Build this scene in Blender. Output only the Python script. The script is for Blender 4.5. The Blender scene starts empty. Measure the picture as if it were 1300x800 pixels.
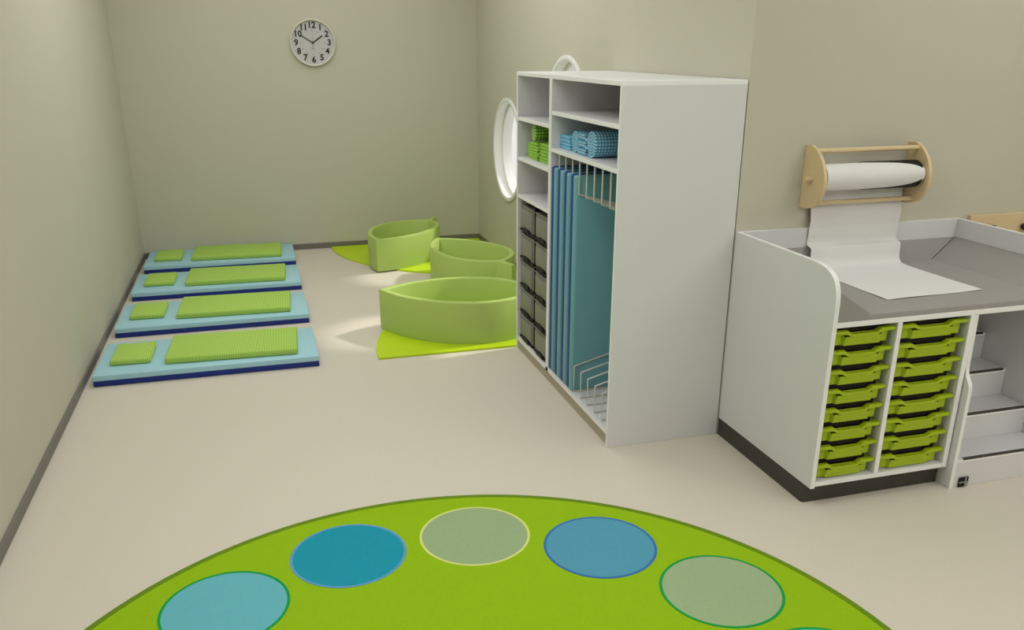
import bpy, bmesh, math, random
from mathutils import Vector, Matrix
random.seed(7)
sc = bpy.context.scene
COL = sc.collection
PI = math.pi

# ------------------------------------------------------------------ camera
cd = bpy.data.cameras.new('camera'); cam = bpy.data.objects.new('camera', cd); COL.objects.link(cam)
CAM_POS = Vector((1.13544, -2.49947, 1.90315)); YAW, PITCH, FPX, PPY = .2828, .3596, 1087.19, 469.0
cd.sensor_fit = 'HORIZONTAL'; cd.sensor_width = 36; cd.lens = FPX / 1300 * 36
cd.shift_y = (PPY - 400) / 1300
cd.clip_start = .05
cam.location = CAM_POS
cam.rotation_euler = (PI / 2 - PITCH, 0, -YAW)
sc.camera = cam

# ------------------------------------------------------------------ sky, sun, lamps, exposure
world = bpy.data.worlds.new('world'); sc.world = world; world.use_nodes = True
bg = world.node_tree.nodes['Background']; bg.inputs[0].default_value = (1, .99, .965, 1); bg.inputs[1].default_value = .95
sd = bpy.data.lights.new('sun', 'SUN'); sun = bpy.data.objects.new('sun', sd); COL.objects.link(sun)
sd.energy = 2.5; sd.angle = math.radians(5); sd.color = (1, .97, .9)
sun.location = (6, 5, 6)
sun.rotation_euler = Vector((-.331, -.048, -.30)).to_track_quat('-Z', 'Y').to_euler()
CEIL = 3.2
FILL_LAMPS = [  # unseen ceiling panels added to shape the light: x, y, size x, size y, watts
    (1.65, 2.15, 2.6, 1.5, 7), (1.65, 3.65, 2.6, 1.4, 31), (1.65, 5.15, 2.6, 1.4, 12),
    (1.25, -.05, 1.9, 1.7, 35), (3.35, -3.5, 1.9, 1.6, 40),
    (5.4, -3.5, 1.8, 1.6, 23), (5.4, -1.8, 1.8, 1.6, 17), (4.7, .3, 1.9, 1.1, 12)]
LAMP_COL = (1, 1, 1)
for i, (x, y, sx, sy, wv) in enumerate(FILL_LAMPS):
    ld = bpy.data.lights.new('fill_lamp', 'AREA'); lo = bpy.data.objects.new('fill_lamp', ld); COL.objects.link(lo)
    ld.shape = 'RECTANGLE'; ld.size = sx; ld.size_y = sy; ld.energy = wv; ld.color = LAMP_COL
    lo.location = (x, y, CEIL - .065)
vs = sc.view_settings
vs.view_transform = 'Standard'; vs.look = 'None'; vs.gamma = 1; vs.use_curve_mapping = False
vs.exposure = -0.05

# ------------------------------------------------------------------ materials
def lin(c):
    c /= 255
    return c / 12.92 if c <= .04045 else ((c + .055) / 1.055) ** 2.4
def S(r, g, b, k=1.0):
    return tuple(min(.95, lin(v) * k) for v in (r, g, b)) + (1,)
def material(name, col, rough=.5, metal=0, noise=0, nscale=60, bump=0, bscale=200, spec=.5, coat=0):
    m = bpy.data.materials.new(name); m.use_nodes = True
    nt = m.node_tree; b = nt.nodes['Principled BSDF']
    b.inputs['Base Color'].default_value = col; b.inputs['Roughness'].default_value = rough
    b.inputs['Metallic'].default_value = metal; b.inputs['Specular IOR Level'].default_value = spec
    b.inputs['Coat Weight'].default_value = coat
    if noise or bump:
        tc = nt.nodes.new('ShaderNodeTexCoord')
    if noise:
        n = nt.nodes.new('ShaderNodeTexNoise'); n.inputs['Scale'].default_value = nscale; n.inputs['Detail'].default_value = 4
        nt.links.new(tc.outputs['Object'], n.inputs['Vector'])
        mx = nt.nodes.new('ShaderNodeMix'); mx.data_type = 'RGBA'
        mx.inputs['A'].default_value = tuple(c * (1 - noise) for c in col[:3]) + (1,)
        mx.inputs['B'].default_value = tuple(min(1, c * (1 + noise)) for c in col[:3]) + (1,)
        nt.links.new(n.outputs['Fac'], mx.inputs['Factor']); nt.links.new(mx.outputs['Result'], b.inputs['Base Color'])
    if bump:
        n2 = nt.nodes.new('ShaderNodeTexNoise'); n2.inputs['Scale'].default_value = bscale; n2.inputs['Detail'].default_value = 3
        nt.links.new(tc.outputs['Object'], n2.inputs['Vector'])
        bp = nt.nodes.new('ShaderNodeBump'); bp.inputs['Strength'].default_value = bump; bp.inputs['Distance'].default_value = .002
        nt.links.new(n2.outputs['Fac'], bp.inputs['Height']); nt.links.new(bp.outputs['Normal'], b.inputs['Normal'])
    return m
def math_node(nt, op, a, b=None):
    n = nt.nodes.new('ShaderNodeMath'); n.operation = op
    for i, v in enumerate((a, b)):
        if v is None: continue
        if isinstance(v, (int, float)): n.inputs[i].default_value = v
        else: nt.links.new(v, n.inputs[i])
    return n.outputs[0]
def woven(name, base, line, pu, pv=None, uv=False, rough=.9, sharp=1.0, bump=.25):
    """woven cloth: lines of period pu across one axis, and pv across the other (gingham) when given"""
    m = bpy.data.materials.new(name); m.use_nodes = True
    nt = m.node_tree; b = nt.nodes['Principled BSDF']; b.inputs['Roughness'].default_value = rough
    b.inputs['Specular IOR Level'].default_value = .15
    tc = nt.nodes.new('ShaderNodeTexCoord'); sp = nt.nodes.new('ShaderNodeSeparateXYZ')
    nt.links.new(tc.outputs['UV' if uv else 'Object'], sp.inputs[0])
    def wave(o, p):
        s = math_node(nt, 'SINE', math_node(nt, 'MULTIPLY', o, 2 * PI / p))
        w = math_node(nt, 'ADD', math_node(nt, 'MULTIPLY', s, .5 * sharp), .5)
        c = nt.nodes.new('ShaderNodeClamp'); nt.links.new(w, c.inputs[0]); return c.outputs[0]
    f = wave(sp.outputs[0], pu)
    if pv: f = math_node(nt, 'MULTIPLY', f, wave(sp.outputs[1], pv))
    mx = nt.nodes.new('ShaderNodeMix'); mx.data_type = 'RGBA'
    mx.inputs['A'].default_value = base; mx.inputs['B'].default_value = line
    nt.links.new(f, mx.inputs['Factor']); nt.links.new(mx.outputs['Result'], b.inputs['Base Color'])
    bp = nt.nodes.new('ShaderNodeBump'); bp.inputs['Strength'].default_value = bump; bp.inputs['Distance'].default_value = .002
    nt.links.new(f, bp.inputs['Height']); nt.links.new(bp.outputs['Normal'], b.inputs['Normal'])
    return m
def wood(name, c1, c2):
    m = bpy.data.materials.new(name); m.use_nodes = True
    nt = m.node_tree; b = nt.nodes['Principled BSDF']; b.inputs['Roughness'].default_value = .45
    tc = nt.nodes.new('ShaderNodeTexCoord'); mp = nt.nodes.new('ShaderNodeMapping'); mp.inputs['Scale'].default_value = (4, 30, 30)
    n = nt.nodes.new('ShaderNodeTexNoise'); n.inputs['Scale'].default_value = 3; n.inputs['Detail'].default_value = 5
    nt.links.new(tc.outputs['Object'], mp.inputs[0]); nt.links.new(mp.outputs[0], n.inputs['Vector'])
    mx = nt.nodes.new('ShaderNodeMix'); mx.data_type = 'RGBA'; mx.inputs['A'].default_value = c1; mx.inputs['B'].default_value = c2
    nt.links.new(n.outputs['Fac'], mx.inputs['Factor']); nt.links.new(mx.outputs['Result'], b.inputs['Base Color'])
    return m
M = {}
M['wall'] = material('wall_paint', S(181, 178, 162, 1.25), .75, bump=.05, bscale=300, spec=.25)
M['ceiling'] = material('ceiling_paint', S(235, 235, 230), .9)
M['floor'] = material('floor_linoleum', S(203, 195, 181, 1.13), .5, noise=.03, nscale=90, spec=.3)
M['base'] = material('baseboard_grey', S(112, 108, 102, 1.1), .5)
M['white'] = material('white_laminate', S(220, 219, 221, 1.0), .4, spec=.4)
M['edge'] = material('white_laminate_lit', S(243, 243, 243, 1.0), .4, spec=.4)  # lighter copy of the laminate: light on edges and tops painted in
M['mat_blue'] = material('light_blue_vinyl', S(160, 203, 216, 1.1), .45, spec=.35)
M['mat_navy'] = material('navy_vinyl', S(22, 42, 120, 1.15), .45, spec=.35)
M['mat_teal'] = material('pale_teal_vinyl', S(114, 170, 180, 1.0), .45, spec=.35)
M['mat_navy2'] = material('deep_blue_vinyl', S(38, 78, 146, 1.0), .45, spec=.35)
M['leaf'] = material('leaf_green_vinyl', S(166, 188, 98, 1.14), .42, spec=.4)
M['lime'] = material('lime_vinyl', S(180, 206, 20, 1.15), .45, spec=.35)
M['stripe'] = woven('green_striped_cotton', S(126, 178, 62, 1.05), S(196, 218, 118, 1.08), .0105, None, bump=.12)
M['green_check'] = woven('green_gingham', S(96, 158, 40, 1.0), S(210, 230, 150, 1.0), .019, .019, uv=True, sharp=2.4)
M['blue_check'] = woven('blue_gingham', S(88, 156, 190, 1.05), S(192, 226, 238, 1.05), .0165, .0165, uv=True, sharp=2.4)
M['green_towel'] = material('green_towel_cotton', S(150, 196, 82, 1.05), .95, noise=.12, nscale=120, bump=.5, bscale=250, spec=.1)
M['blue_towel'] = material('blue_towel_cotton', S(126, 192, 224, 1.05), .95, noise=.1, nscale=120, bump=.5, bscale=250, spec=.1)
M['plinth'] = material('dark_plinth', S(58, 54, 48, 1.0), .45)
M['cab_plinth'] = material('shaded_taupe_plinth', S(176, 166, 148, 1.0), .5)  # shade below the bottom panel is put into this taupe
M['tray'] = material('lime_plastic', S(166, 190, 20, 1.0), .4, spec=.4)
M['black'] = material('black_plastic_and_shade', S(16, 13, 16, 1.0), .55, spec=.3)  # also blackens gaps around trays and bins that are only shade
M['pad'] = material('grey_pad_vinyl', S(156, 153, 150, 1.0), .5, spec=.35)
M['beech'] = wood('beech_wood', S(212, 185, 140, 1.0), S(230, 208, 168, 1.0))
M['paper'] = material('white_paper', S(232, 231, 230, 1.0), .8, spec=.2)
M['rod'] = material('satin_steel', S(214, 210, 202, 1.0), .35, metal=.3)
M['bin'] = material('smoky_plastic', S(122, 119, 113, 1.0), .4, spec=.4)
M['bin_front'] = material('smoky_plastic_light', S(134, 131, 125, 1.0), .4, spec=.4)
M['clock_rim'] = material('clock_rim_plastic', S(225, 223, 212, 1.0), .35)
M['dial'] = material('clock_dial', S(196, 193, 194, 1.0), .6)
M['ink'] = material('black_print', S(25, 22, 22, 1.0), .6)
M['ink_grey'] = material('grey_print', S(140, 136, 134, 1.0), .6)
M['frame'] = material('window_frame_white', S(236, 236, 234, 1.0), .35)
M['knob'] = material('dark_knob', S(22, 24, 32, 1.0), .3)
M['steel'] = material('bright_steel', S(190, 188, 182, 1.0), .3, metal=.8)
M['rug'] = material('green_rug_pile', S(150, 190, 26, 1.0), .95, noise=.22, nscale=260, bump=.8, bscale=400, spec=.1)
M['rug_edge'] = material('rug_binding', S(104, 134, 30, 1.1), .9, noise=.1, nscale=200, spec=.1)
def pile(name, r, g, b, n=.25): return material(name, S(r, g, b, 1.1), .95, noise=n, nscale=300, bump=.6, bscale=400, spec=.1)
gm = bpy.data.materials.new('window_glass'); gm.use_nodes = True
nt = gm.node_tree; nt.nodes.clear(); out = nt.nodes.new('ShaderNodeOutputMaterial'); tr = nt.nodes.new('ShaderNodeBsdfTransparent')
gl = nt.nodes.new('ShaderNodeBsdfGlossy'); gl.inputs['Roughness'].default_value = .02; ms = nt.nodes.new('ShaderNodeMixShader'); ms.inputs[0].default_value = .06
nt.links.new(tr.outputs[0], ms.inputs[1]); nt.links.new(gl.outputs[0], ms.inputs[2]); nt.links.new(ms.outputs[0], out.inputs[0]); M['glass'] = gm
lm = bpy.data.materials.new('fill_diffuser'); lm.use_nodes = True
lm.node_tree.nodes['Principled BSDF'].inputs['Emission Color'].default_value = (*LAMP_COL, 1); lm.node_tree.nodes['Principled BSDF'].inputs['Emission Strength'].default_value = .12
M['lamp'] = lm

# ------------------------------------------------------------------ helpers
def link(o, parent=None):
    COL.objects.link(o)
    if parent: o.parent = parent
    return o
def tag(o, label=None, cat=None, group=None, kind=None):
    if label: o['label'] = label
    if cat: o['category'] = cat
    if group: o['group'] = group
    if kind: o['kind'] = kind
    return o
def empty(name, loc=(0, 0, 0), rz=0, label=None, cat=None, group=None):
    o = bpy.data.objects.new(name, None); o.empty_display_size = .1; o.location = loc; o.rotation_euler = (0, 0, rz)
    COL.objects.link(o); return tag(o, label, cat, group)
def obj(name, bm, mat, parent=None, smooth=False, loc=(0, 0, 0), angle=35):
    me = bpy.data.meshes.new(name)
    bmesh.ops.recalc_face_normals(bm, faces=bm.faces[:])
    if smooth:
        lim = math.radians(angle)
        for f in bm.faces: f.smooth = True
        for e in bm.edges:
            if len(e.link_faces) == 2 and e.calc_face_angle(0) > lim: e.smooth = False
    bm.to_mesh(me); bm.free()
    for m in (mat if isinstance(mat, (list, tuple)) else [mat]): me.materials.append(M[m] if isinstance(m, str) else m)
    o = bpy.data.objects.new(name, me); o.location = loc
    return link(o, parent)
def copy_tree(o, parent=None):
    c = o.copy(); COL.objects.link(c)
    if parent: c.parent = parent
    for ch in list(o.children): copy_tree(ch, c)
    return c
def box(x0, x1, y0, y1, z0, z1, bev=0, seg=2, bm=None):
    b = bmesh.new()
    vs_ = [b.verts.new((x, y, z)) for z in (z0, z1) for y in (y0, y1) for x in (x0, x1)]
    for f in ((0, 2, 3, 1), (4, 5, 7, 6), (0, 1, 5, 4), (2, 6, 7, 3), (0, 4, 6, 2), (1, 3, 7, 5)): b.faces.new([vs_[i] for i in f])
    if bev: bmesh.ops.bevel(b, geom=b.edges[:], offset=bev, segments=seg, profile=.5, affect='EDGES')
    if bm is None: return b
    return merge(bm, b)
def merge(bm, other):
    me = bpy.data.meshes.new('tmp'); other.to_mesh(me); other.free(); bm.from_mesh(me); bpy.data.meshes.remove(me); return bm
def prism(pts, axis, a, b, bev=0, bm=None):
    """polygon pts (2-D) extruded along axis from a to b; axis 0: pts=(y,z), 1: (x,z), 2: (x,y)"""
    m = bmesh.new()
    def P(p, t): return ((t, p[0], p[1]), (p[0], t, p[1]), (p[0], p[1], t))[axis]
    lo = [m.verts.new(P(p, a)) for p in pts]; hi = [m.verts.new(P(p, b)) for p in pts]
    n = len(pts)
    cap = [m.faces.new(lo), m.faces.new(hi)]
    for i in range(n): m.faces.new((lo[i], lo[(i + 1) % n], hi[(i + 1) % n], hi[i]))
    if bev:
        es = list({e for f in cap for e in f.edges})
        bmesh.ops.bevel(m, geom=es, offset=bev, segments=2, profile=.5, affect='EDGES')
    if bm is None: return m
    return merge(bm, m)
def tube(path, r, seg=8, bm=None, closed=False):
    m = bmesh.new(); path = [Vector(p) for p in path]; n = len(path); rings = []
    for i, p in enumerate(path):
        if closed: t = (path[(i + 1) % n] - path[i - 1]).normalized()
        else: t = (path[min(i + 1, n - 1)] - path[max(i - 1, 0)]).normalized()
        up = Vector((0, 0, 1)) if abs(t.z) < .9 else Vector((0, 1, 0))
        if abs(t.y) < 1e-6: up = Vector((0, 1, 0))
        u = t.cross(up).normalized(); v = t.cross(u)
        k = r
        if 0 < i < n - 1 or closed:
            a = (path[i] - path[i - 1]).normalized(); k = r / max(.55, a.dot(t))
            side = (path[(i + 1) % n] - path[i]).normalized() - a
        rings.append([m.verts.new(p + u * (math.cos(2 * PI * j / seg) * k) + v * (math.sin(2 * PI * j / seg) * r)) for j in range(seg)])
    for i in range(n if closed else n - 1):
        A, B = rings[i], rings[(i + 1) % n]
        for j in range(seg): m.faces.new((A[j], A[(j + 1) % seg], B[(j + 1) % seg], B[j]))
    if not closed: m.faces.new(rings[0]); m.faces.new(rings[-1])
    if bm is None: return m
    return merge(bm, m)
def lathe(prof, seg=48, axis=2, centre=(0, 0, 0), bm=None):
    """profile of (radius, height) revolved about an axis"""
    m = bmesh.new(); rings = []
    def P(r, h, a):
        c, s = r * math.cos(a), r * math.sin(a)
        q = ((h, c, s), (c, h, s), (c, s, h))[axis]
        return (q[0] + centre[0], q[1] + centre[1], q[2] + centre[2])
    for r, h in prof:
        rings.append([m.verts.new(P(r, h, 0))] if r < 1e-6 else [m.verts.new(P(r, h, 2 * PI * j / seg)) for j in range(seg)])
    for A, B in zip(rings, rings[1:]):
        for j in range(seg):
            k = (j + 1) % seg
            if len(A) == 1 and len(B) == 1: continue
            if len(A) == 1: m.faces.new((A[0], B[j], B[k]))
            elif len(B) == 1: m.faces.new((A[j], A[k], B[0]))
            else: m.faces.new((A[j], A[k], B[k], B[j]))
    if bm is None: return m
    return merge(bm, m)
def spline(pts, n=6, closed=False):
    out = []; N = len(pts)
    def g(i): return pts[i % N] if closed else pts[max(0, min(N - 1, i))]
    for i in range(N if closed else N - 1):
        p0, p1, p2, p3 = g(i - 1), g(i), g(i + 1), g(i + 2)
        for k in range(n):
            t = k / n
            out.append(tuple(.5 * (2 * b + (c - a) * t + (2 * a - 5 * b + 4 * c - d) * t * t + (-a + 3 * b - 3 * c + d) * t ** 3) for a, b, c, d in zip(p0, p1, p2, p3)))
    if not closed: out.append(tuple(pts[-1]))
    return out
def arc(cx, cy, r, a0, a1, n):
    return [(cx + r * math.cos(a0 + (a1 - a0) * i / n), cy + r * math.sin(a0 + (a1 - a0) * i / n)) for i in range(n + 1)]

# ------------------------------------------------------------------ room
W, YB, Y0, XR, YN = 3.3155, 6.25, 1.137, 6.6, -4.6   # window wall, back wall, return wall, right wall, wall behind the camera
T = .16
PLAN = [(-T, YN - T), (XR + T, YN - T), (XR + T, Y0 + T), (W + T, Y0 + T), (W + T, YB + T), (-T, YB + T)]
tag(obj('floor', prism(PLAN, 2, -.1, 0), 'floor'), kind='structure')
tag(obj('ceiling', prism(PLAN, 2, CEIL, CEIL + .1), 'ceiling'), kind='structure')
tag(obj('wall_left', box(-T, 0, YN - T, YB + T, 0, CEIL), 'wall'), kind='structure')
tag(obj('wall_back', box(0, W + T, YB, YB + T, 0, CEIL), 'wall'), kind='structure')
tag(obj('wall_return', box(W + T, XR + T, Y0, Y0 + T, 0, CEIL), 'wall'), kind='structure')
tag(obj('wall_right', box(XR, XR + T, YN, Y0, 0, CEIL), 'wall'), kind='structure')
tag(obj('wall_front', box(0, XR + T, YN - T, YN, 0, CEIL), 'wall'), kind='structure')
WINS = [(5.14, 1.03, .455), (3.6, 1.42, .432), (2.96, .855, .385)]      # y, z, outer radius
def window_wall():
    """wall slab with round openings: front and back faces filled around the circles, then joined"""
    m = bmesh.new(); N = 64; rims = []
    for x in (W, W + T):
        es = []
        q = [m.verts.new((x, y, z)) for y, z in ((Y0, 0), (YB, 0), (YB, CEIL), (Y0, CEIL))]
        es += [m.edges.new((q[i], q[(i + 1) % 4])) for i in range(4)]
        loops = []
        for cy, cz, r in WINS:
            r -= .015
            c = [m.verts.new((x, cy + r * math.cos(2 * PI * j / N), cz + r * math.sin(2 * PI * j / N))) for j in range(N)]
            es += [m.edges.new((c[j], c[(j + 1) % N])) for j in range(N)]; loops.append(c)
        bmesh.ops.triangle_fill(m, edges=es, use_beauty=True, normal=(1, 0, 0)); rims.append((q, loops))
    for A, B in [(rims[0][0], rims[1][0])] + list(zip(rims[0][1], rims[1][1])):
        n = len(A)
        for j in range(n): m.faces.new((A[j], A[(j + 1) % n], B[(j + 1) % n], B[j]))
    return m
tag(obj('wall_window', window_wall(), 'wall'), kind='structure')
for i, (cy, cz, r) in enumerate(WINS):
    w = empty('window_%d' % (i + 1), (W, cy, cz)); tag(w, kind='structure')
    h = [(r - .02, .0005), (r, .0005), (r, -.012), (r - .006, -.016), (r - .03, -.016), (r - .036, -.012), (r - .036, .158), (r - .02, .158)]
    obj('reveal_ring', lathe(h + [h[0]], 64, 0), 'frame', w, True)
    g = [(r - .037, .06), (r - .054, .06), (r - .062, .067), (r - .062, .115), (r - .037, .115), (r - .037, .06)]
    obj('sash_ring', lathe(g, 64, 0), 'frame', w, True)
    obj('pane', lathe([(0, .076), (r - .061, .076), (r - .061, .082), (0, .082)], 64, 0), 'glass', w)
BH, BT = .056, .012
tag(obj('baseboard_left', box(0, BT, YN, YB, 0, BH, .003, 1), 'base'), kind='structure')
tag(obj('baseboard_back', box(BT, W - BT, YB - BT, YB, 0, BH, .003, 1), 'base'), kind='structure')
tag(obj('baseboard_right', box(W - BT, W, 2.765, YB, 0, BH, .003, 1), 'base'), kind='structure')
LAB = ['added ceiling fill panel over the front floor mat', 'added ceiling fill panel over the middle floor mats', 'added ceiling fill panel beside the back wall',
       'added ceiling fill panel straight above the round rug', 'added ceiling fill panel behind the camera', 'added ceiling fill panel in the corner behind the camera',
       'added ceiling fill panel midway along the right wall', 'added ceiling fill panel right of the changing table']
for (x, y, sx, sy, wv), lab in zip(FILL_LAMPS, LAB):
    l = empty('fill_light', (x, y, CEIL), 0, lab, 'ceiling light', 'added ceiling fill panels')
    obj('housing', box(-sx / 2 - .04, sx / 2 + .04, -sy / 2 - .04, sy / 2 + .04, -.05, 0), 'white', l)
    obj('diffuser', box(-sx / 2, sx / 2, -sy / 2, sy / 2, -.056, -.05), 'lamp', l)

# ------------------------------------------------------------------ sleeping mats on the floor
MX0, MX1, MD, MH = .063, 1.386, .63, .0345
MY = [2.762, 3.722, 4.682, 5.604]
ORD = ['front', 'second', 'third', 'rear']
WHERE = ['nearest to the camera', 'second from the front', 'third from the front', 'against the back wall']
sm = empty('sleeping_mat', (MX0, MY[0], 0))
obj('bottom_layer', box(0, MX1 - MX0, 0, MD, 0, MH, .004), 'mat_navy', sm, True)
obj('top_layer', box(-.001, MX1 - MX0 + .001, -.001, MD, MH, 2 * MH, .005), 'mat_blue', sm, True)
def cushion(lx, ly, h, seed):
    """soft slab with rounded edge and slightly uneven top"""
    b = box(0, lx, 0, ly, 0, h, .012, 3); rnd = random.Random(seed)
    return b
pil = obj('pillow', cushion(.234, .34, .036, 1), 'stripe', None, True)
bla = obj('blanket', cushion(.80, .475, .041, 2), 'stripe', None, True)
for i, y in enumerate(MY):
    o = sm if i == 0 else copy_tree(sm)
    o.location = (MX0, y, 0)
    tag(o, 'light blue and navy sleeping mat on the floor, ' + WHERE[i], 'mat', 'sleeping mats in a row by the left wall')
    p = pil if i == 0 else pil.copy(); b = bla if i == 0 else bla.copy()
    if i: link(p); link(b)
    p.location = (.141, y + (.157, .18, .165, .16)[i], 2 * MH + .0005); b.location = (.462, y + (.098, .116, .098, .095)[i], 2 * MH + .0005)
    if i == 0: p.rotation_euler = (0, 0, -.02); b.rotation_euler = (0, 0, -.042)
    tag(p, 'small square green striped pillow at the left end of the %s floor mat' % ORD[i], 'pillow', 'pillows on the floor mats')
    tag(b, 'long green striped folded blanket along the right side of the %s floor mat' % ORD[i], 'blanket', 'blankets on the floor mats')

# ------------------------------------------------------------------ leaf nests on quarter-circle mats
def quarter(r, q):   # corner at the origin
    a0, a1 = q
    return prism([(0, 0)] + arc(0, 0, r, a0, a1, 40), 2, 0, .014, .003)
qa = obj('quarter_circle_mat', quarter(1.53, (PI / 2, PI)), 'lime', None, False, (3.30, 2.768 - .02, 0))
qa.location = (3.295, 2.772, 0)
tag(qa, 'lime green quarter circle floor mat under the front leaf tub, beside the cabinet', 'mat', 'quarter circle mats')
qb = obj('quarter_circle_mat', quarter(1.535, (PI, 1.5 * PI)), 'lime', None, False, (W - BT - .004, YB - BT - .003, 0))
tag(qb, 'lime green quarter circle floor mat in the far corner under the rear leaf tub', 'mat', 'quarter circle mats')
def leaf_ring(t=.046, h=.288, wl=1.0, wr=1.0, side=1, stem=.13, rise=.03):
    """leaf outline: two arcs from the tip, meeting before the short stem; side says which arc runs on into the stem"""
    half = [(0, 0), (.07, .085), (.16, .175), (.28, .252), (.42, .312), (.57, .338), (.72, .33), (.86, .27), (.975, .17), (1.045, .05)]
    L_ = spline([(a, b * wl) for a, b in half], 5); R_ = spline([(a, b * wr) for a, b in half], 5)
    s = L_
    stempts = [(1.07, .036), (1.11, .03 + rise * .3), (1.06 + stem, .03 + rise), (1.06 + stem - .004, -.012 + rise), (1.11, -.016 + rise * .2), (1.072, -.03)]
    if side < 0: stempts = [(x, -y) for x, y in reversed(stempts)]
    outer = L_ + stempts + [(a, -b) for a, b in reversed(R_[1:])]
    # inner outline: both arcs moved in by the wall thickness
    def inset_arc(q):
        o = []
        for i in range(len(q)):
            a = q[max(0, i - 1)]; b = q[min(len(q) - 1, i + 1)]
            d = Vector((b[0] - a[0], b[1] - a[1])).normalized(); p = (q[i][0] + d.y * t, q[i][1] - d.x * t)
            if p[1] > .004: o.append(p)
        return o
    li, ri = inset_arc(L_), inset_arc(R_)
    inner = [((li[0][0] + ri[0][0]) / 2 - .012, 0)] + li + [((li[-1][0] + ri[-1][0]) / 2 + .006, 0)] + [(a, -b) for a, b in reversed(ri)]
    m = bmesh.new()
    def loop(pts, z): return [m.verts.new((p[0], p[1], z)) for p in pts]
    rings = []
    for z, dz in ((0, 0), (h - .006, 0), (h, .006)):
        rings.append((loop(outer, z), loop(inner, z)))
    # round the top edge slightly
    def inset(pts, d, vs_):
        n = len(pts)
        for i, v in enumerate(vs_):
            a, b = pts[i - 1], pts[(i + 1) % n]; q = Vector((b[0] - a[0], b[1] - a[1])).normalized(); nn = Vector((-q.y, q.x))
            v.co.x += nn.x * d; v.co.y += nn.y * d
    inset(outer, -.005, rings[2][0]); inset(inner, .005, rings[2][1])
    for (o0, i0), (o1, i1) in zip(rings, rings[1:]):
        for A, B in ((o0, o1), (i0, i1)):
            n = len(A)
            for k in range(n): m.faces.new((A[k], A[(k + 1) % n], B[(k + 1) % n], B[k]))
    for z_i in (0, 2):
        o, i_ = rings[z_i]
        es = []
        for L in (o, i_):
            n = len(L)
            for k in range(n):
                e = m.edges.get((L[k], L[(k + 1) % n])); es.append(e)
        bmesh.ops.triangle_fill(m, edges=es, use_beauty=True)
    return m
LEAVES = [((1.868, 3.395), (2.95, 3.093), dict(), 'leaf shaped green foam tub nearest to the camera, beside the cabinet'),
          ((2.61, 5.01), (2.935, 3.985), dict(wl=.95, wr=.86, side=-1, stem=.17, rise=-.01), 'middle leaf shaped green foam tub, half hidden behind the nearest one'),
          ((2.075, 5.06), (2.722, 5.895), dict(wl=1.0, wr=.76, side=1, stem=.14, rise=.0), 'rear leaf shaped green foam tub standing near the back wall')]
for (tx, ty), (ex, ey), kw, lab in LEAVES:
    d = Vector((ex - tx, ey - ty)); k = d.length / 1.06
    o = obj('leaf_tub', leaf_ring(**kw), 'leaf', None, True, (tx, ty, .0145), 40)
    o.scale = (k, k, 1); o.rotation_euler = (0, 0, math.atan2(d.y, d.x))
    tag(o, lab, 'foam tub', 'leaf shaped foam tubs')

# ------------------------------------------------------------------ wall clock
ck = empty('wall_clock', (1.737, YB, 1.945), 0, 'round white wall clock with black numerals on the back wall', 'clock')
R0 = .207
obj('rim', lathe([(R0 - .016, 0), (R0 - .004, 0), (R0, -.008), (R0, -.034), (R0 - .004, -.04), (R0 - .009, -.04), (R0 - .014, -.034), (R0 - .016, -.012), (R0 - .016, 0)], 64, 1), 'clock_rim', ck, True)
obj('dial', lathe([(0, -.012), (R0 - .015, -.012), (R0 - .015, -.002), (0, -.002)], 64, 1), 'dial', ck)
def text_mesh(name, s, size, mat, parent, x, z, y):
    cu = bpy.data.curves.new(name, 'FONT'); cu.body = s; cu.size = size; cu.extrude = .0008; cu.align_x = 'CENTER'; cu.align_y = 'CENTER'; cu.resolution_u = 3; cu.offset = .0022
    t = bpy.data.objects.new(name, cu); COL.objects.link(t)
    dg = bpy.context.evaluated_depsgraph_get(); me = bpy.data.meshes.new_from_object(t.evaluated_get(dg)); bpy.data.objects.remove(t)
    me.materials.clear(); me.materials.append(M[mat])
    o = bpy.data.objects.new(name, me); o.rotation_euler = (PI / 2, 0, 0); o.location = (x, y, z); return link(o, parent)
for n in range(1, 13):
    a = n * PI / 6
    text_mesh('numeral', str(n), .074, 'ink', ck, .151 * math.sin(a), .151 * math.cos(a), -.0135)
dot = None
for n in range(1, 13):
    a = n * PI / 6; loc = (.105 * math.sin(a), 0, .105 * math.cos(a))
    if dot is None: dot = obj('hour_mark', box(-.004, .004, -.0135, -.012, -.004, .004), 'ink_grey', ck, False, loc)
    else: d2 = dot.copy(); d2.location = loc; link(d2, ck)
tag(obj('dial_mark', box(-.017, .017, -.0135, -.012, -.055, -.051), 'ink_grey', ck), 'short grey line below the hub')
def hand(name, ang, L, w0, w1, back, y, mat):
    m = prism([(-w0 / 2, -back), (w0 / 2, -back), (w1 / 2, L), (-w1 / 2, L)], 1, y, y + .002)
    o = obj(name, m, mat, ck); o.rotation_euler = (0, ang, 0); return o
hand('hour_hand', math.radians(56), .108, .009, .011, .01, -.019, 'ink')
hand('minute_hand', math.radians(-58), .128, .008, .006, .01, -.022, 'ink')
tag(hand('second_hand', math.radians(0), .118, .002, .0015, .06, -.025, 'ink_grey'), 'thin grey second hand')
obj('hub', lathe([(0, -.027), (.008, -.027), (.008, -.012), (0, -.012)], 16, 1), 'ink', ck)

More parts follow.
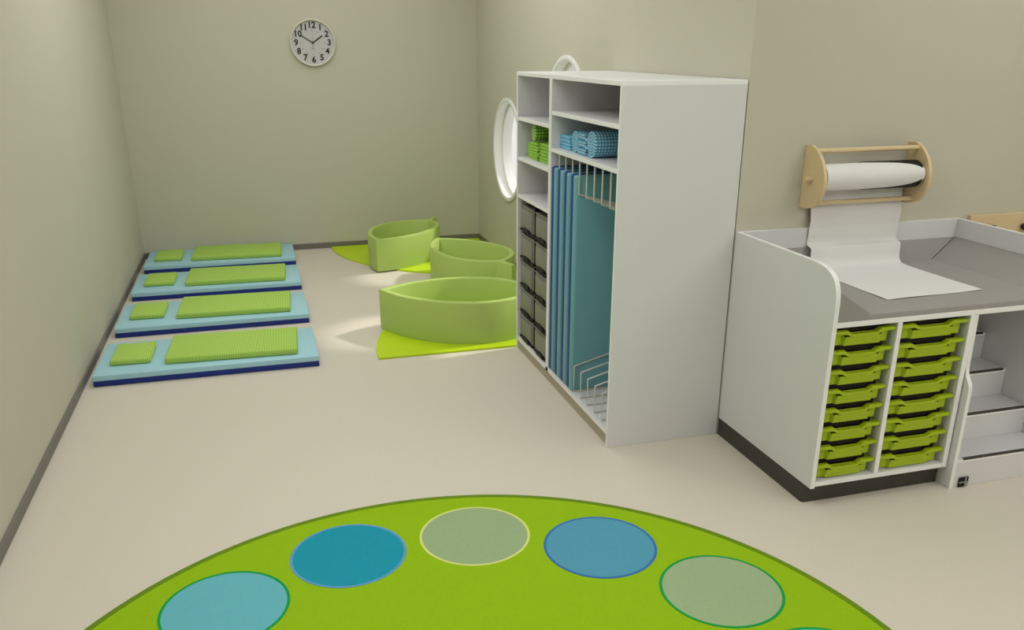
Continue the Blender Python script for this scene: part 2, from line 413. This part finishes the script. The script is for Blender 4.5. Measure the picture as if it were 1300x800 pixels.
# ------------------------------------------------------------------ storage cabinet
CF, CB, CH, Y1 = 2.693, 3.31, 1.767, 2.757
cab = empty('storage_cabinet', (0, 0, 0), 0, 'tall white open storage cabinet with shelves, bins and upright mats, against the window wall', 'cabinet')
cab.location = (CF, Y0, 0)
def lit_edges(bm, mat):
    """laminate board: its narrow faces take the lighter white, edge light painted in"""
    if mat != 'white': return mat
    ext = [max(v.co[i] for v in bm.verts) - min(v.co[i] for v in bm.verts) for i in range(3)]; ax = ext.index(min(ext))
    for f in bm.faces:
        f.normal_update()
        if abs(f.normal[ax]) < .5: f.material_index = 1
    return ['white', 'edge']
def cpart(name, bm, mat, smooth=False):
    bmesh.ops.translate(bm, verts=bm.verts[:], vec=(-CF, -Y0, 0)); return obj(name, bm, lit_edges(bm, mat), cab, smooth)
P = .022; BV = .0015
cpart('side_panel', box(CF, CB, Y0, Y0 + P, 0, CH - P, BV, 1), 'white')
cpart('side_panel', box(CF, CB, Y1 - P, Y1, 0, CH - P, BV, 1), 'white')
cpart('top_panel', box(CF, CB, Y0, Y1, CH - P, CH, BV, 1), 'edge')  # lighter white puts the light on the top into its colour
cpart('divider', box(CF, CB - .012, 2.09, 2.133, .066, CH - P, BV, 1), 'white')
cpart('back_panel', box(CB - .012, CB, Y0 + P, Y1 - P, .066, CH - P), 'white')
cpart('bottom_panel', box(CF, CB - .012, Y0 + P, Y1 - P, .066, .092, BV, 1), 'white')
cpart('plinth', box(CF + .012, CB - .02, Y0 + P, Y1 - P, 0, .066), 'cab_plinth')
for z in (1.507, 1.268, 1.037):
    cpart('shelf', box(CF + .002, CB - .012, 2.133, Y1 - P, z - P, z, BV, 1), 'white')
for z in (1.582, 1.386):
    cpart('shelf', box(CF + .002, CB - .012, Y0 + P, 2.09, z - P, z, BV, 1), 'white')
RY = [2.0 - .1045 * k for k in range(8)]
XF = CF + .02
for y in RY:
    cpart('hanging_rod', tube([(XF, y, 1.366), (XF, y, 1.2), (XF, y, 1.192), (XF + .008, y, 1.189), (XF + .5, y, 1.06), (XF + .507, y, 1.065), (XF + .507, y, 1.366)], .0048, 8), 'rod', True)
for y in RY[3:]:
    cpart('standing_frame', tube([(XF, y, .097), (XF, y, .236), (XF, y, .243), (XF + .007, y, .247), (XF + .53, y, .39), (XF + .537, y, .386), (XF + .537, y, .097)], .0042, 8, closed=True), 'rod', True)
# upright sleeping mats stored between the rods
um = None
TH = .0925
for k in range(4):
    yt = (RY[k] + .1045 if k == 0 else RY[k - 1]) - .006
    if k == 0: yt = 2.0885
    yb = RY[k] + .0055
    o = empty('sleeping_mat', (CF + .006, yb, .0925), 0, 'upright teal and deep blue sleeping mat in the cabinet, ' + ['leftmost, against the divider', 'second from the cabinet divider', 'third from the cabinet divider', 'its broad teal face showing'][k], 'mat', 'upright mats in the cabinet')
    if um is None:
        t = yt - yb; t = TH - .003
        um = (obj('teal_layer', box(0, .6, 0, t * .6, 0, 1.192, .012, 3), 'mat_teal', o, True), obj('blue_layer', box(0, .6, t * .6, t, 0, 1.196, .01, 3), 'mat_navy2', o, True))
    else:
        for q in um: c = q.copy(); link(c, o)
# bins
bn = empty('storage_bin', (0, 0, 0))
BWD, BHT = .283, .172
def bin_body():
    m = box(.004, .56, .006, BWD - .006, .012, BHT - .014, .01, 2); return m
obj('bin_body', bin_body(), 'bin', bn, True)
fr = box(-.003, .006, .028, BWD - .028, .03, BHT - .03, .004, 2); obj('front_panel', fr, 'bin_front', bn, True)
obj('rim', box(0, .56, 0, BWD, BHT - .016, BHT - .009, .003, 1), 'bin_front', bn)
lipb = box(-.002, .03, .002, BWD - .002, 0, .013, .003, 1)
obj('base_strip', lipb, 'black', bn)
pl = [(.07, .006), (.085, .022), (.1, .029), (BWD - .1, .029), (BWD - .085, .022), (BWD - .07, .006)]
obj('pull_lip', prism(pl, 0, -.011, .006, .003), 'black', bn)
rows = ['top', 'second', 'third', 'fourth', 'bottom']
first = True
for r in range(5):
    for c in range(2):
        o = bn if first else copy_tree(bn); first = False
        y = 2.735 - BWD - .008 - c * (BWD + .012)
        if c == 1: y = 2.141
        o.location = (CF + .016, y, .093 + (4 - r) * .1795)
        tag(o, 'smoky grey plastic bin, %s row, %s column of the bin compartment' % (rows[r], ('far', 'near')[c]), 'bin', 'grey bins in the cabinet')
cpart('bin_gap_fill', box(CF + .03, CB - .012, 2.133, Y1 - P, .997, 1.015), 'black')  # black block put in for the dark gap above the top bins
cpart('bin_gap_fill', box(CF + .02, CB - .012, 2.4295, 2.4355, .092, .997), 'black')  # black sheet filling the gap between the bin columns

# ------------------------------------------------------------------ towels
def roll(r, L, mat, turns=4):
    """spiral-wound cloth, axis along x, resting on z = 0"""
    m = bmesh.new(); uvl = m.loops.layers.uv.new('uv'); th = r / (turns + .35); n = int(turns * 22)
    pts = []; s = 0
    for i in range(n + 1):
        a = 2 * PI * turns * i / n; rad = r - th * (turns * (1 - i / n)) if False else th * .35 + (r - th * .35) * i / n
        pts.append((rad * math.cos(a - .9), rad * math.sin(a - .9), s, rad, a)); s += rad * 2 * PI * turns / n
    tk = th * .86
    cols = []
    for (y, z, s_, rad, a) in pts:
        k = max(.1, (rad - tk) / rad)
        cols.append([m.verts.new((x, yy, zz + r)) for x, yy, zz in ((0, y, z), (L, y, z), (L, y * k, z * k), (0, y * k, z * k))])
    for i in range(n):
        A, B = cols[i], cols[i + 1]
        for j in range(4):
            f = m.faces.new((A[j], A[(j + 1) % 4], B[(j + 1) % 4], B[j]))
            us = {0: (0, L), 1: (L, L + tk), 2: (L, 0), 3: (tk, 0)}[j]
            for l, (u, v) in zip(f.loops, ((us[0], pts[i][2]), (us[1], pts[i][2]), (us[1], pts[i + 1][2]), (us[0], pts[i + 1][2]))): l[uvl].uv = (u, v)
    m.faces.new(cols[0]); m.faces.new(cols[-1])
    return m
def folded(w, h, L, layers):
    """zig-zag folded cloth: layers stacked in z, width w along y, length L along x"""
    g = h / layers; t = g * .84; N = 5
    top = []
    line = []
    for i in range(layers):
        z = g * (i + .5); a, b = (t / 2, w - t / 2) if i % 2 == 0 else (w - t / 2, t / 2)
        line.append((a, z)); line.append((b, z))
        if i < layers - 1:
            sg = 1 if b > a else -1
            for k in range(1, N): th = PI * k / N; line.append((b + sg * g / 2 * math.sin(th), z + g / 2 - g / 2 * math.cos(th)))
    m = bmesh.new(); rows_ = []
    n = len(line)
    for i, (y, z) in enumerate(line):
        a = line[max(0, i - 1)]; b = line[min(n - 1, i + 1)]; d = Vector((b[0] - a[0], b[1] - a[1])).normalized(); q = Vector((-d.y, d.x)) * t / 2
        rows_.append([m.verts.new(p) for p in ((0, y + q.x, z + q.y), (L, y + q.x, z + q.y), (L, y - q.x, z - q.y), (0, y - q.x, z - q.y))])
    uvl = m.loops.layers.uv.new('uv'); s0 = 0
    for i, (A, B) in enumerate(zip(rows_, rows_[1:])):
        s1 = s0 + math.dist(line[i], line[i + 1])
        for j in range(4):
            f = m.faces.new((A[j], A[(j + 1) % 4], B[(j + 1) % 4], B[j])); ua, ub = ((0, L), (L, L + t), (L, 0), (t, 0))[j]
            for l, uv in zip(f.loops, ((ua, s0), (ub, s0), (ub, s1), (ua, s1))): l[uvl].uv = uv
        s0 = s1
    m.faces.new(rows_[0]); m.faces.new(rows_[-1])
    return m
XT = CF + .05
ZG, ZB = 1.2685, 1.3865
def towel(bm, mat, x, y, z, label, group):
    o = obj('towel', bm, mat, None, True, (x, y, z), 50); return tag(o, label, 'towel', group)
GG, GB = 'green towels on the shelf', 'blue towels on the shelf'
for i, l in enumerate(('bottom', 'middle', 'top')):
    towel(folded(.29, .036, .36, 2), 'green_towel', XT + .004 * i, 2.15 + .005 * i, ZG + .0365 * i, 'plain green folded towel, %s of the stack of three on the left shelf' % l, GG)
towel(folded(.125, .105, .34, 6), 'green_towel', XT - .01, 2.462, ZG, 'green towel folded in many thin layers between the stack and the green roll', GG)
towel(roll(.0505, .34, 'green_towel'), 'green_towel', XT, 2.646, ZG, 'plain green rolled towel standing farthest left on the green shelf', GG)
towel(roll(.049, .38, 'green_check'), 'green_check', XT - .01, 2.535, ZG + .112, 'green checked rolled towel lying on top of the green stack', GG)
for i, l in enumerate(('lower', 'upper')):
    towel(folded(.165, .037, .36, 2), 'blue_towel', XT, 2.083 - .165, ZB + .0375 * i, 'plain light blue folded towel, %s of the two beside the cabinet divider' % l, GB)
towel(roll(.058, .36, 'blue_check'), 'blue_check', XT, 1.85, ZB, 'blue checked rolled towel next to the folded blue stack', GB)
towel(folded(.11, .112, .36, 6), 'blue_check', XT - .01, 1.668, ZB, 'blue towel folded in many thin layers between the two blue rolls', GB)
towel(roll(.069, .42, 'blue_check'), 'blue_check', XT - .01, 1.588, ZB, 'large blue checked rolled towel nearest the right side of the shelf', GB)

# ------------------------------------------------------------------ changing table
TX0, TX1, TF, TB, TT = 3.3165, 4.62, .3287, 1.1355, 1.072
ct = empty('changing_table', (TX0, TF, 0), 0, 'white changing table with rounded side panels and dark plinth, right of the cabinet', 'changing table')
def tpart(name, bm, mat, smooth=False):
    bmesh.ops.translate(bm, verts=bm.verts[:], vec=(-TX0, -TF, 0)); return obj(name, bm, lit_edges(bm, mat), ct, smooth)
PT = .022
RC = .12
prof = [(TB, .0925), (TF, .0925)] + [(TF + .012, .94)] + spline([(TF + .012, .94), (TF + .02, .985), (TF + .042, 1.028), (TF + .085, 1.058), (TF + .15, TT)], 5) + [(TB, TT)]
prof = [(TB, .0925), (TF, .0925)] + spline([(TF, .93), (TF + .008, .985), (TF + .034, 1.03), (TF + .085, 1.06), (TF + .16, TT)], 5) + [(TB, TT)]
tpart('side_panel', prism(prof, 0, TX0, TX0 + PT, BV), 'white')
tpart('side_panel', prism([(y, z if z > .1 else 0) for y, z in prof], 0, TX1 - PT, TX1, BV), 'white')
tpart('back_board', box(TX0 + PT, TX1 - PT, TB - PT, TB, .0925, TT, BV, 1), 'white')
tpart('worktop', box(TX0 + PT, TX1 - PT, TF, TB - PT, .828, .851, BV, 1), 'edge')
tpart('divider', box(3.638, 3.662, TF + .001, TB - PT, .122, .828, BV, 1), 'white')
tpart('inner_panel', box(4.009, 4.035, TF + .001, TB - PT, .099, .828, BV, 1), 'white')
tpart('bottom_panel', box(TX0 + PT, 4.009, TF + .001, TB - PT, .099, .122, BV, 1), 'white')
pp = [(TX0 + .0005, TB), (TX0 + .0005, TF + .062)] + arc(TX0 + .0155, TF + .062, .015, PI, 1.5 * PI, 6) + [(4.034, TF + .047), (4.034, TB)]
tpart('plinth', prism(pp, 2, 0, .0985 - .006), 'plinth')
tpart('compartment_back', box(TX0 + PT, 4.009, TB - PT - .3, TB - PT, .122, .828), 'black')  # block blackened to stand for the shade behind the trays
# trays
PITCH_T = .0876
COLS_T = [(TX0 + PT + .002, 3.636), (3.664, 4.007)]
def tray_parts(w):
    """shallow tray: stepped front with a dipped flange and a proud centre"""
    b0, b1 = .02, w - .02
    c0, c1 = w * .19, w * .79
    H = .0665; D = .42
    body = bmesh.new()
    outl = [(b0, .014), (c0 - .008, .014), (c0, 0), (c1, 0), (c1 + .008, .014), (b1, .014), (b1, D), (b0, D)]
    bot = [body.verts.new((x + (.0015 if x < w / 2 else -.0015), y + (.002 if y < .1 else 0), 0)) for x, y in outl]
    def topz(x): return H - .012 - (.0135 if c0 + .02 < x < c1 - .02 else 0)
    hi = [body.verts.new((x, y, H - .03 if .1 > y and c0 - .001 <= x <= c1 + .001 else H - .012)) for x, y in outl]
    n = len(outl); body.faces.new(bot)
    for i in range(n): body.faces.new((bot[i], bot[(i + 1) % n], hi[(i + 1) % n], hi[i]))
    # flange: thick strip following the dip
    zs = [(0, H), (w * .22, H), (w * .285, H - .017), (w * .70, H - .017), (w * .77, H), (w, H)]
    fl = bmesh.new()
    prof_ = zs + [(x, z - .014) for x, z in reversed(zs)]
    flm = prism(prof_, 1, -.007, .018, .002)
    merge(fl, flm)
    # centre face between dip and body
    ctr = prism([(c0, .02), (c1, .02), (c1 - .004, H - .028), (c0 + .004, H - .028)], 1, -.003, .004, .002)
    return body, fl, ctr, [box(a, b, .018, D, H - .012, H - .004) for a, b in ((0, .034), (w - .034, w))]
tr0 = []
for c, (xa, xb) in enumerate(COLS_T):
    w = xb - xa
    for r in range(8):
        zt = .122 + .007 + (7 - r) * PITCH_T
        if r == 0:
            t = empty('storage_tray', (xa, TF + .016, zt))
            b_, f_, c_, r_ = tray_parts(w)
            obj('tray_body', b_, 'tray', t); obj('front_flange', f_, 'tray', t, True); obj('front_panel', c_, 'tray', t, True); [obj('side_rail', q, 'tray', t) for q in r_]
            base = t
        else:
            t = copy_tree(base); t.location = (xa, TF + .016, zt)
        rn = ['top', 'second', 'third', 'fourth', 'fifth', 'sixth', 'seventh', 'bottom'][r]
        tag(t, 'lime green plastic tray, %s of eight in the %s column of the changing table' % (rn, ('left', 'right')[c]), 'tray', 'lime trays in the changing table')
        tpart('tray_gap_shade', box(xa + (.0 if c == 0 else 0), xb - .03, TF + .04, TB - PT - .3, zt + .055, zt + PITCH_T - .001), 'black')  # black block put in for the shade between trays

# grey changing pad
pd = bmesh.new()
X0, X1, ya, yb_ = TX0 + PT + .001, TX1 - PT - .001, TF + .002, TB - PT - .001
zt, zf, zb = .979, .875, .8515
V = {}
for k, p in dict(A=(X0, ya, zt), B=(X0, yb_, zt), C=(X1, yb_, zt), D=(X1, ya, zt), a=(X0 + .163, ya, zf), b=(X0 + .163, yb_ - .033, zf), c=(X1 - .155, yb_ - .033, zf), d=(X1 - .155, ya, zf), e=(X0, ya, zb), f=(X0, yb_, zb), g=(X1, yb_, zb), h=(X1, ya, zb), i=(X0 + .163, ya, zb), j=(X1 - .155, ya, zb)).items():
    V[k] = pd.verts.new(p)
for s in ('Aabe', ): pass
for s in ('ABba', 'BCcb', 'CDdc', 'abcd', 'Aaie', 'adji', 'dDhj', 'ABfe', 'BCgf', 'CDhg', 'eijhgf'): pd.faces.new([V[q] for q in s])
bmesh.ops.bevel(pd, geom=pd.edges[:], offset=.0025, segments=2, profile=.5, affect='EDGES')
tag(obj('changing_pad', pd, 'pad', None, True), 'grey vinyl changing pad with raised wedge sides on the changing table', 'changing pad')

# steps
su = empty('step_unit', (4.06, .30, 0), 0, 'white climbing steps with dark grip strips, tucked under the changing table', 'steps')
def spart(name, bm, mat, smooth=False):
    bmesh.ops.translate(bm, verts=bm.verts[:], vec=(-4.06, -.30, 0)); return obj(name, bm, lit_edges(bm, mat), su, smooth)
bp_ = [(1.09, 0), (.297, 0), (.297, .47)] + spline([(.297, .47), (.3, .505), (.318, .535), (.332, .56), (.336, .6)], 4) + [(.339, .825), (1.09, .825)]
spart('side_board', prism(bp_, 0, 4.041, 4.061, BV), 'white')
SX0, SX1 = 4.0615, 4.596
SZ, SD, SY = (.143, .279, .415, .551, .687), .1645, .304
for k in range(5):
    y = SY + SD * k; z1 = SZ[k]; z0 = SZ[k - 1] if k else 0
    spart('riser', box(SX0, SX1, y, y + .016, z0, z1 - .018, .001, 1), 'white')
    spart('tread', box(SX0, SX1, y, y + SD + (.016 if k < 4 else -.04), z1 - .018, z1, .0015, 1), 'white')
    spart('grip_strip', box(SX0 + .036, SX1 - .018, y - .0015, y + .011, z1 - .007, z1 + .0015), 'plinth')
ft = empty('floor_lock', (4.092 - 4.06, .298 - .30, 0)); ft.parent = su
obj('lock_plate', box(0, .05, -.003, .002, .002, .05), 'black', ft)
obj('lock_bar', box(0, .05, -.006, -.003, .024, .029), 'steel', ft)
obj('lock_post', box(.03, .036, -.006, -.003, .002, .05), 'steel', ft)
obj('lock_tab', box(.038, .05, -.0055, -.003, .004, .02), 'steel', ft)

# paper roll holder on the wall
hy = Y0
ho = empty('paper_roll_holder', (3.94, Y0, 1.32), 0, 'wooden wall holder with two rounded side plates above the changing table', 'holder')
def hpart(name, bm, mat, smooth=False):
    bmesh.ops.translate(bm, verts=bm.verts[:], vec=(-3.94, -Y0, -1.32)); return obj(name, bm, mat, ho, smooth, angle=50)
pr = [(hy - .001, 1.174), (hy - .001, 1.47)] + spline([(1.09, 1.472), (1.045, 1.452), (.997, 1.405), (.967, 1.345), (.963, 1.29), (.985, 1.23), (1.03, 1.19), (1.09, 1.174)], 4)
hpart('side_plate', prism(pr, 0, 3.65, 3.666, .002), 'beech')
hpart('side_plate', prism(pr, 0, 4.236, 4.252, .002), 'beech')
hpart('cross_rod', tube([(3.66, 1.068, 1.447), (4.24, 1.068, 1.447)], .0115, 12), 'beech', True)
hpart('cross_rod', tube([(3.66, 1.068, 1.202), (4.24, 1.068, 1.202)], .0115, 12), 'beech', True)
hpart('axle', tube([(3.612, 1.06, 1.319), (3.7, 1.06, 1.319)], .0135, 12), 'beech', True)
pr_ = empty('paper_roll', (3.94, 1.03, 1.322), 0, 'white paper roll in the wooden holder, its sheet pulled down over the grey pad', 'paper roll')
def rpart(name, bm, mat, smooth=True):
    bmesh.ops.translate(bm, verts=bm.verts[:], vec=(-3.94, -1.03, -1.322)); return obj(name, bm, mat, pr_, smooth, angle=50)
wp = spline([(.061, 3.67), (.062, 3.80), (.0615, 3.92), (.058, 4.05), (.052, 4.15), (.0465, 4.2), (.042, 4.225), (.034, 4.232)], 4)
rpart('wound_paper', lathe([(0, 3.668)] + wp + [(0, 4.233)], 40, 0, (0, 1.022, 1.329)), 'paper')
rpart('core', lathe([(0, 3.9), (.064, 3.9), (.066, 3.92), (.066, 4.215), (.052, 4.234), (0, 4.234)], 32, 0, (0, 1.046, 1.326)), 'black', True)
path = [(1.112, 1.335), (1.113, 1.26), (1.112, 1.2), (1.108, 1.15), (1.103, 1.11), (1.106, 1.075), (1.103, 1.045), (1.106, 1.015), (1.104, .992), (1.085, .984), (1.068, .978), (1.064, .95), (1.062, .915), (1.050, .89), (1.02, .8795), (.95, .877), (.8, .8765), (.65, .8765), (.56, .878), (.5, .8775)]
path = spline(path, 4)
m = bmesh.new(); NX = 10; XA, XB = 3.70, 4.222
grid = []
for i, (y, z) in enumerate(path):
    row = []
    for j in range(NX + 1):
        u = j / NX; x = XA + (XB - XA) * u
        flat = max(0, min(1, (.95 - y) / .4))
        yy = y + flat * (-.012 + .02 * u); zz = z + flat * .0015 * (1 + math.sin(u * 7))
        if z > .99: yy += -.004 * (1 + math.sin(u * 5 + z * 30)) * min(1, (z - .99) * 12) * (.5 if z < 1.08 else .7); yy = min(yy, 1.108 if z < 1.085 else 1.13)
        row.append(Vector((x, yy, zz)))
    grid.append(row)
def tv(i, j): return m_front[i][j]
m_front = [[m.verts.new(p) for p in row] for row in grid]
m_back = []
for i, row in enumerate(grid):
    a = grid[max(0, i - 1)][0]; b = grid[min(len(grid) - 1, i + 1)][0]; d = (b - a).normalized(); n = Vector((0, -d.z, d.y)) * .0008
    m_back.append([m.verts.new(p + (n if n.y > 0 or abs(n.z) > abs(n.y) and n.z < 0 else -n)) for p in row])
nr = len(grid)
for i in range(nr - 1):
    for j in range(NX):
        m.faces.new((m_front[i][j], m_front[i][j + 1], m_front[i + 1][j + 1], m_front[i + 1][j]))
        m.faces.new((m_back[i][j], m_back[i][j + 1], m_back[i + 1][j + 1], m_back[i + 1][j]))
    for j in (0, NX): m.faces.new((m_front[i][j], m_front[i + 1][j], m_back[i + 1][j], m_back[i][j]))
for i in (0, nr - 1):
    for j in range(NX): m.faces.new((m_front[i][j], m_front[i][j + 1], m_back[i][j + 1], m_back[i][j]))
rpart('paper_sheet', m, 'paper')

# coat rail
rl = empty('coat_rail', (4.68, Y0, 1.02), 0, 'pale wooden wall rail with dark round knobs, right of the changing table', 'coat rail')
obj('board', box(0, 1.0, -.022, -.001, -.09, .062, .003, 2), 'beech', rl)
for k, x in enumerate((.135, .345, .555, .765)):
    kn = obj('knob', lathe([(0, -.062), (.012, -.06), (.019, -.052), (.021, -.044), (.018, -.034), (.009, -.028), (.009, -.022), (0, -.022)], 20, 1), 'knob', rl, True, (x, 0, -.010))
obj('hanging_bar', tube([(.345, -.05, -.02), (.98, -.05, -.024)], .004, 8), 'knob', rl, True)

# ------------------------------------------------------------------ rug
RC_, RR = (1.592, -.629), 1.507
rug = empty('round_rug', (*RC_, 0), 0, 'large round green rug with a ring of coloured spots on the beige floor', 'rug')
obj('pile_disc', lathe([(0, 0), (RR - .026, 0), (RR - .026, .0085), (0, .0085)], 128), 'rug', rug)
obj('edge_binding', lathe([(RR - .026, 0), (RR - .002, 0), (RR, .003), (RR, .0075), (RR - .003, .0095), (RR - .026, .0095), (RR - .026, 0)], 128), 'rug_edge', rug, True)
SPOT = {'light_teal': ((102, 176, 188), (26, 150, 70)), 'deep_teal': ((34, 146, 168), (96, 152, 200)), 'grey_green': ((150, 170, 130), (206, 216, 124)), 'steel_blue': ((84, 150, 176), (60, 112, 176)), 'sage': ((152, 172, 134), (26, 150, 70))}
sm_ = {k: (pile(k + '_pile', *a), pile(k + '_border', *b, n=.08)) for k, (a, b) in SPOT.items()}
seq = ['light_teal', 'deep_teal', 'grey_green', 'steel_blue', 'sage']
meshes = {}
for i in range(14):
    a = math.radians(128.7 - 25.714 * i); k = seq[i % 5] if i < 5 else ['deep_teal', 'steel_blue', 'light_teal'][i % 3]
    loc = (1.165 * math.cos(a), 1.165 * math.sin(a), 0)
    if k in meshes:
        s = meshes[k].copy(); s.location = loc; link(s, rug); b = meshes[k].children[0].copy(); link(b, s)
    else:
        s = obj('spot', lathe([(0, .004), (.2185, .004), (.2185, .0092), (0, .0092)], 64), sm_[k][0], rug, False, loc)
        obj('spot_border', lathe([(.2185, .004), (.229, .004), (.229, .0098), (.2185, .0098), (.2185, .004)], 64), sm_[k][1], s)
        meshes[k] = s
        tag(s, k.replace('_', ' ') + ' spot')
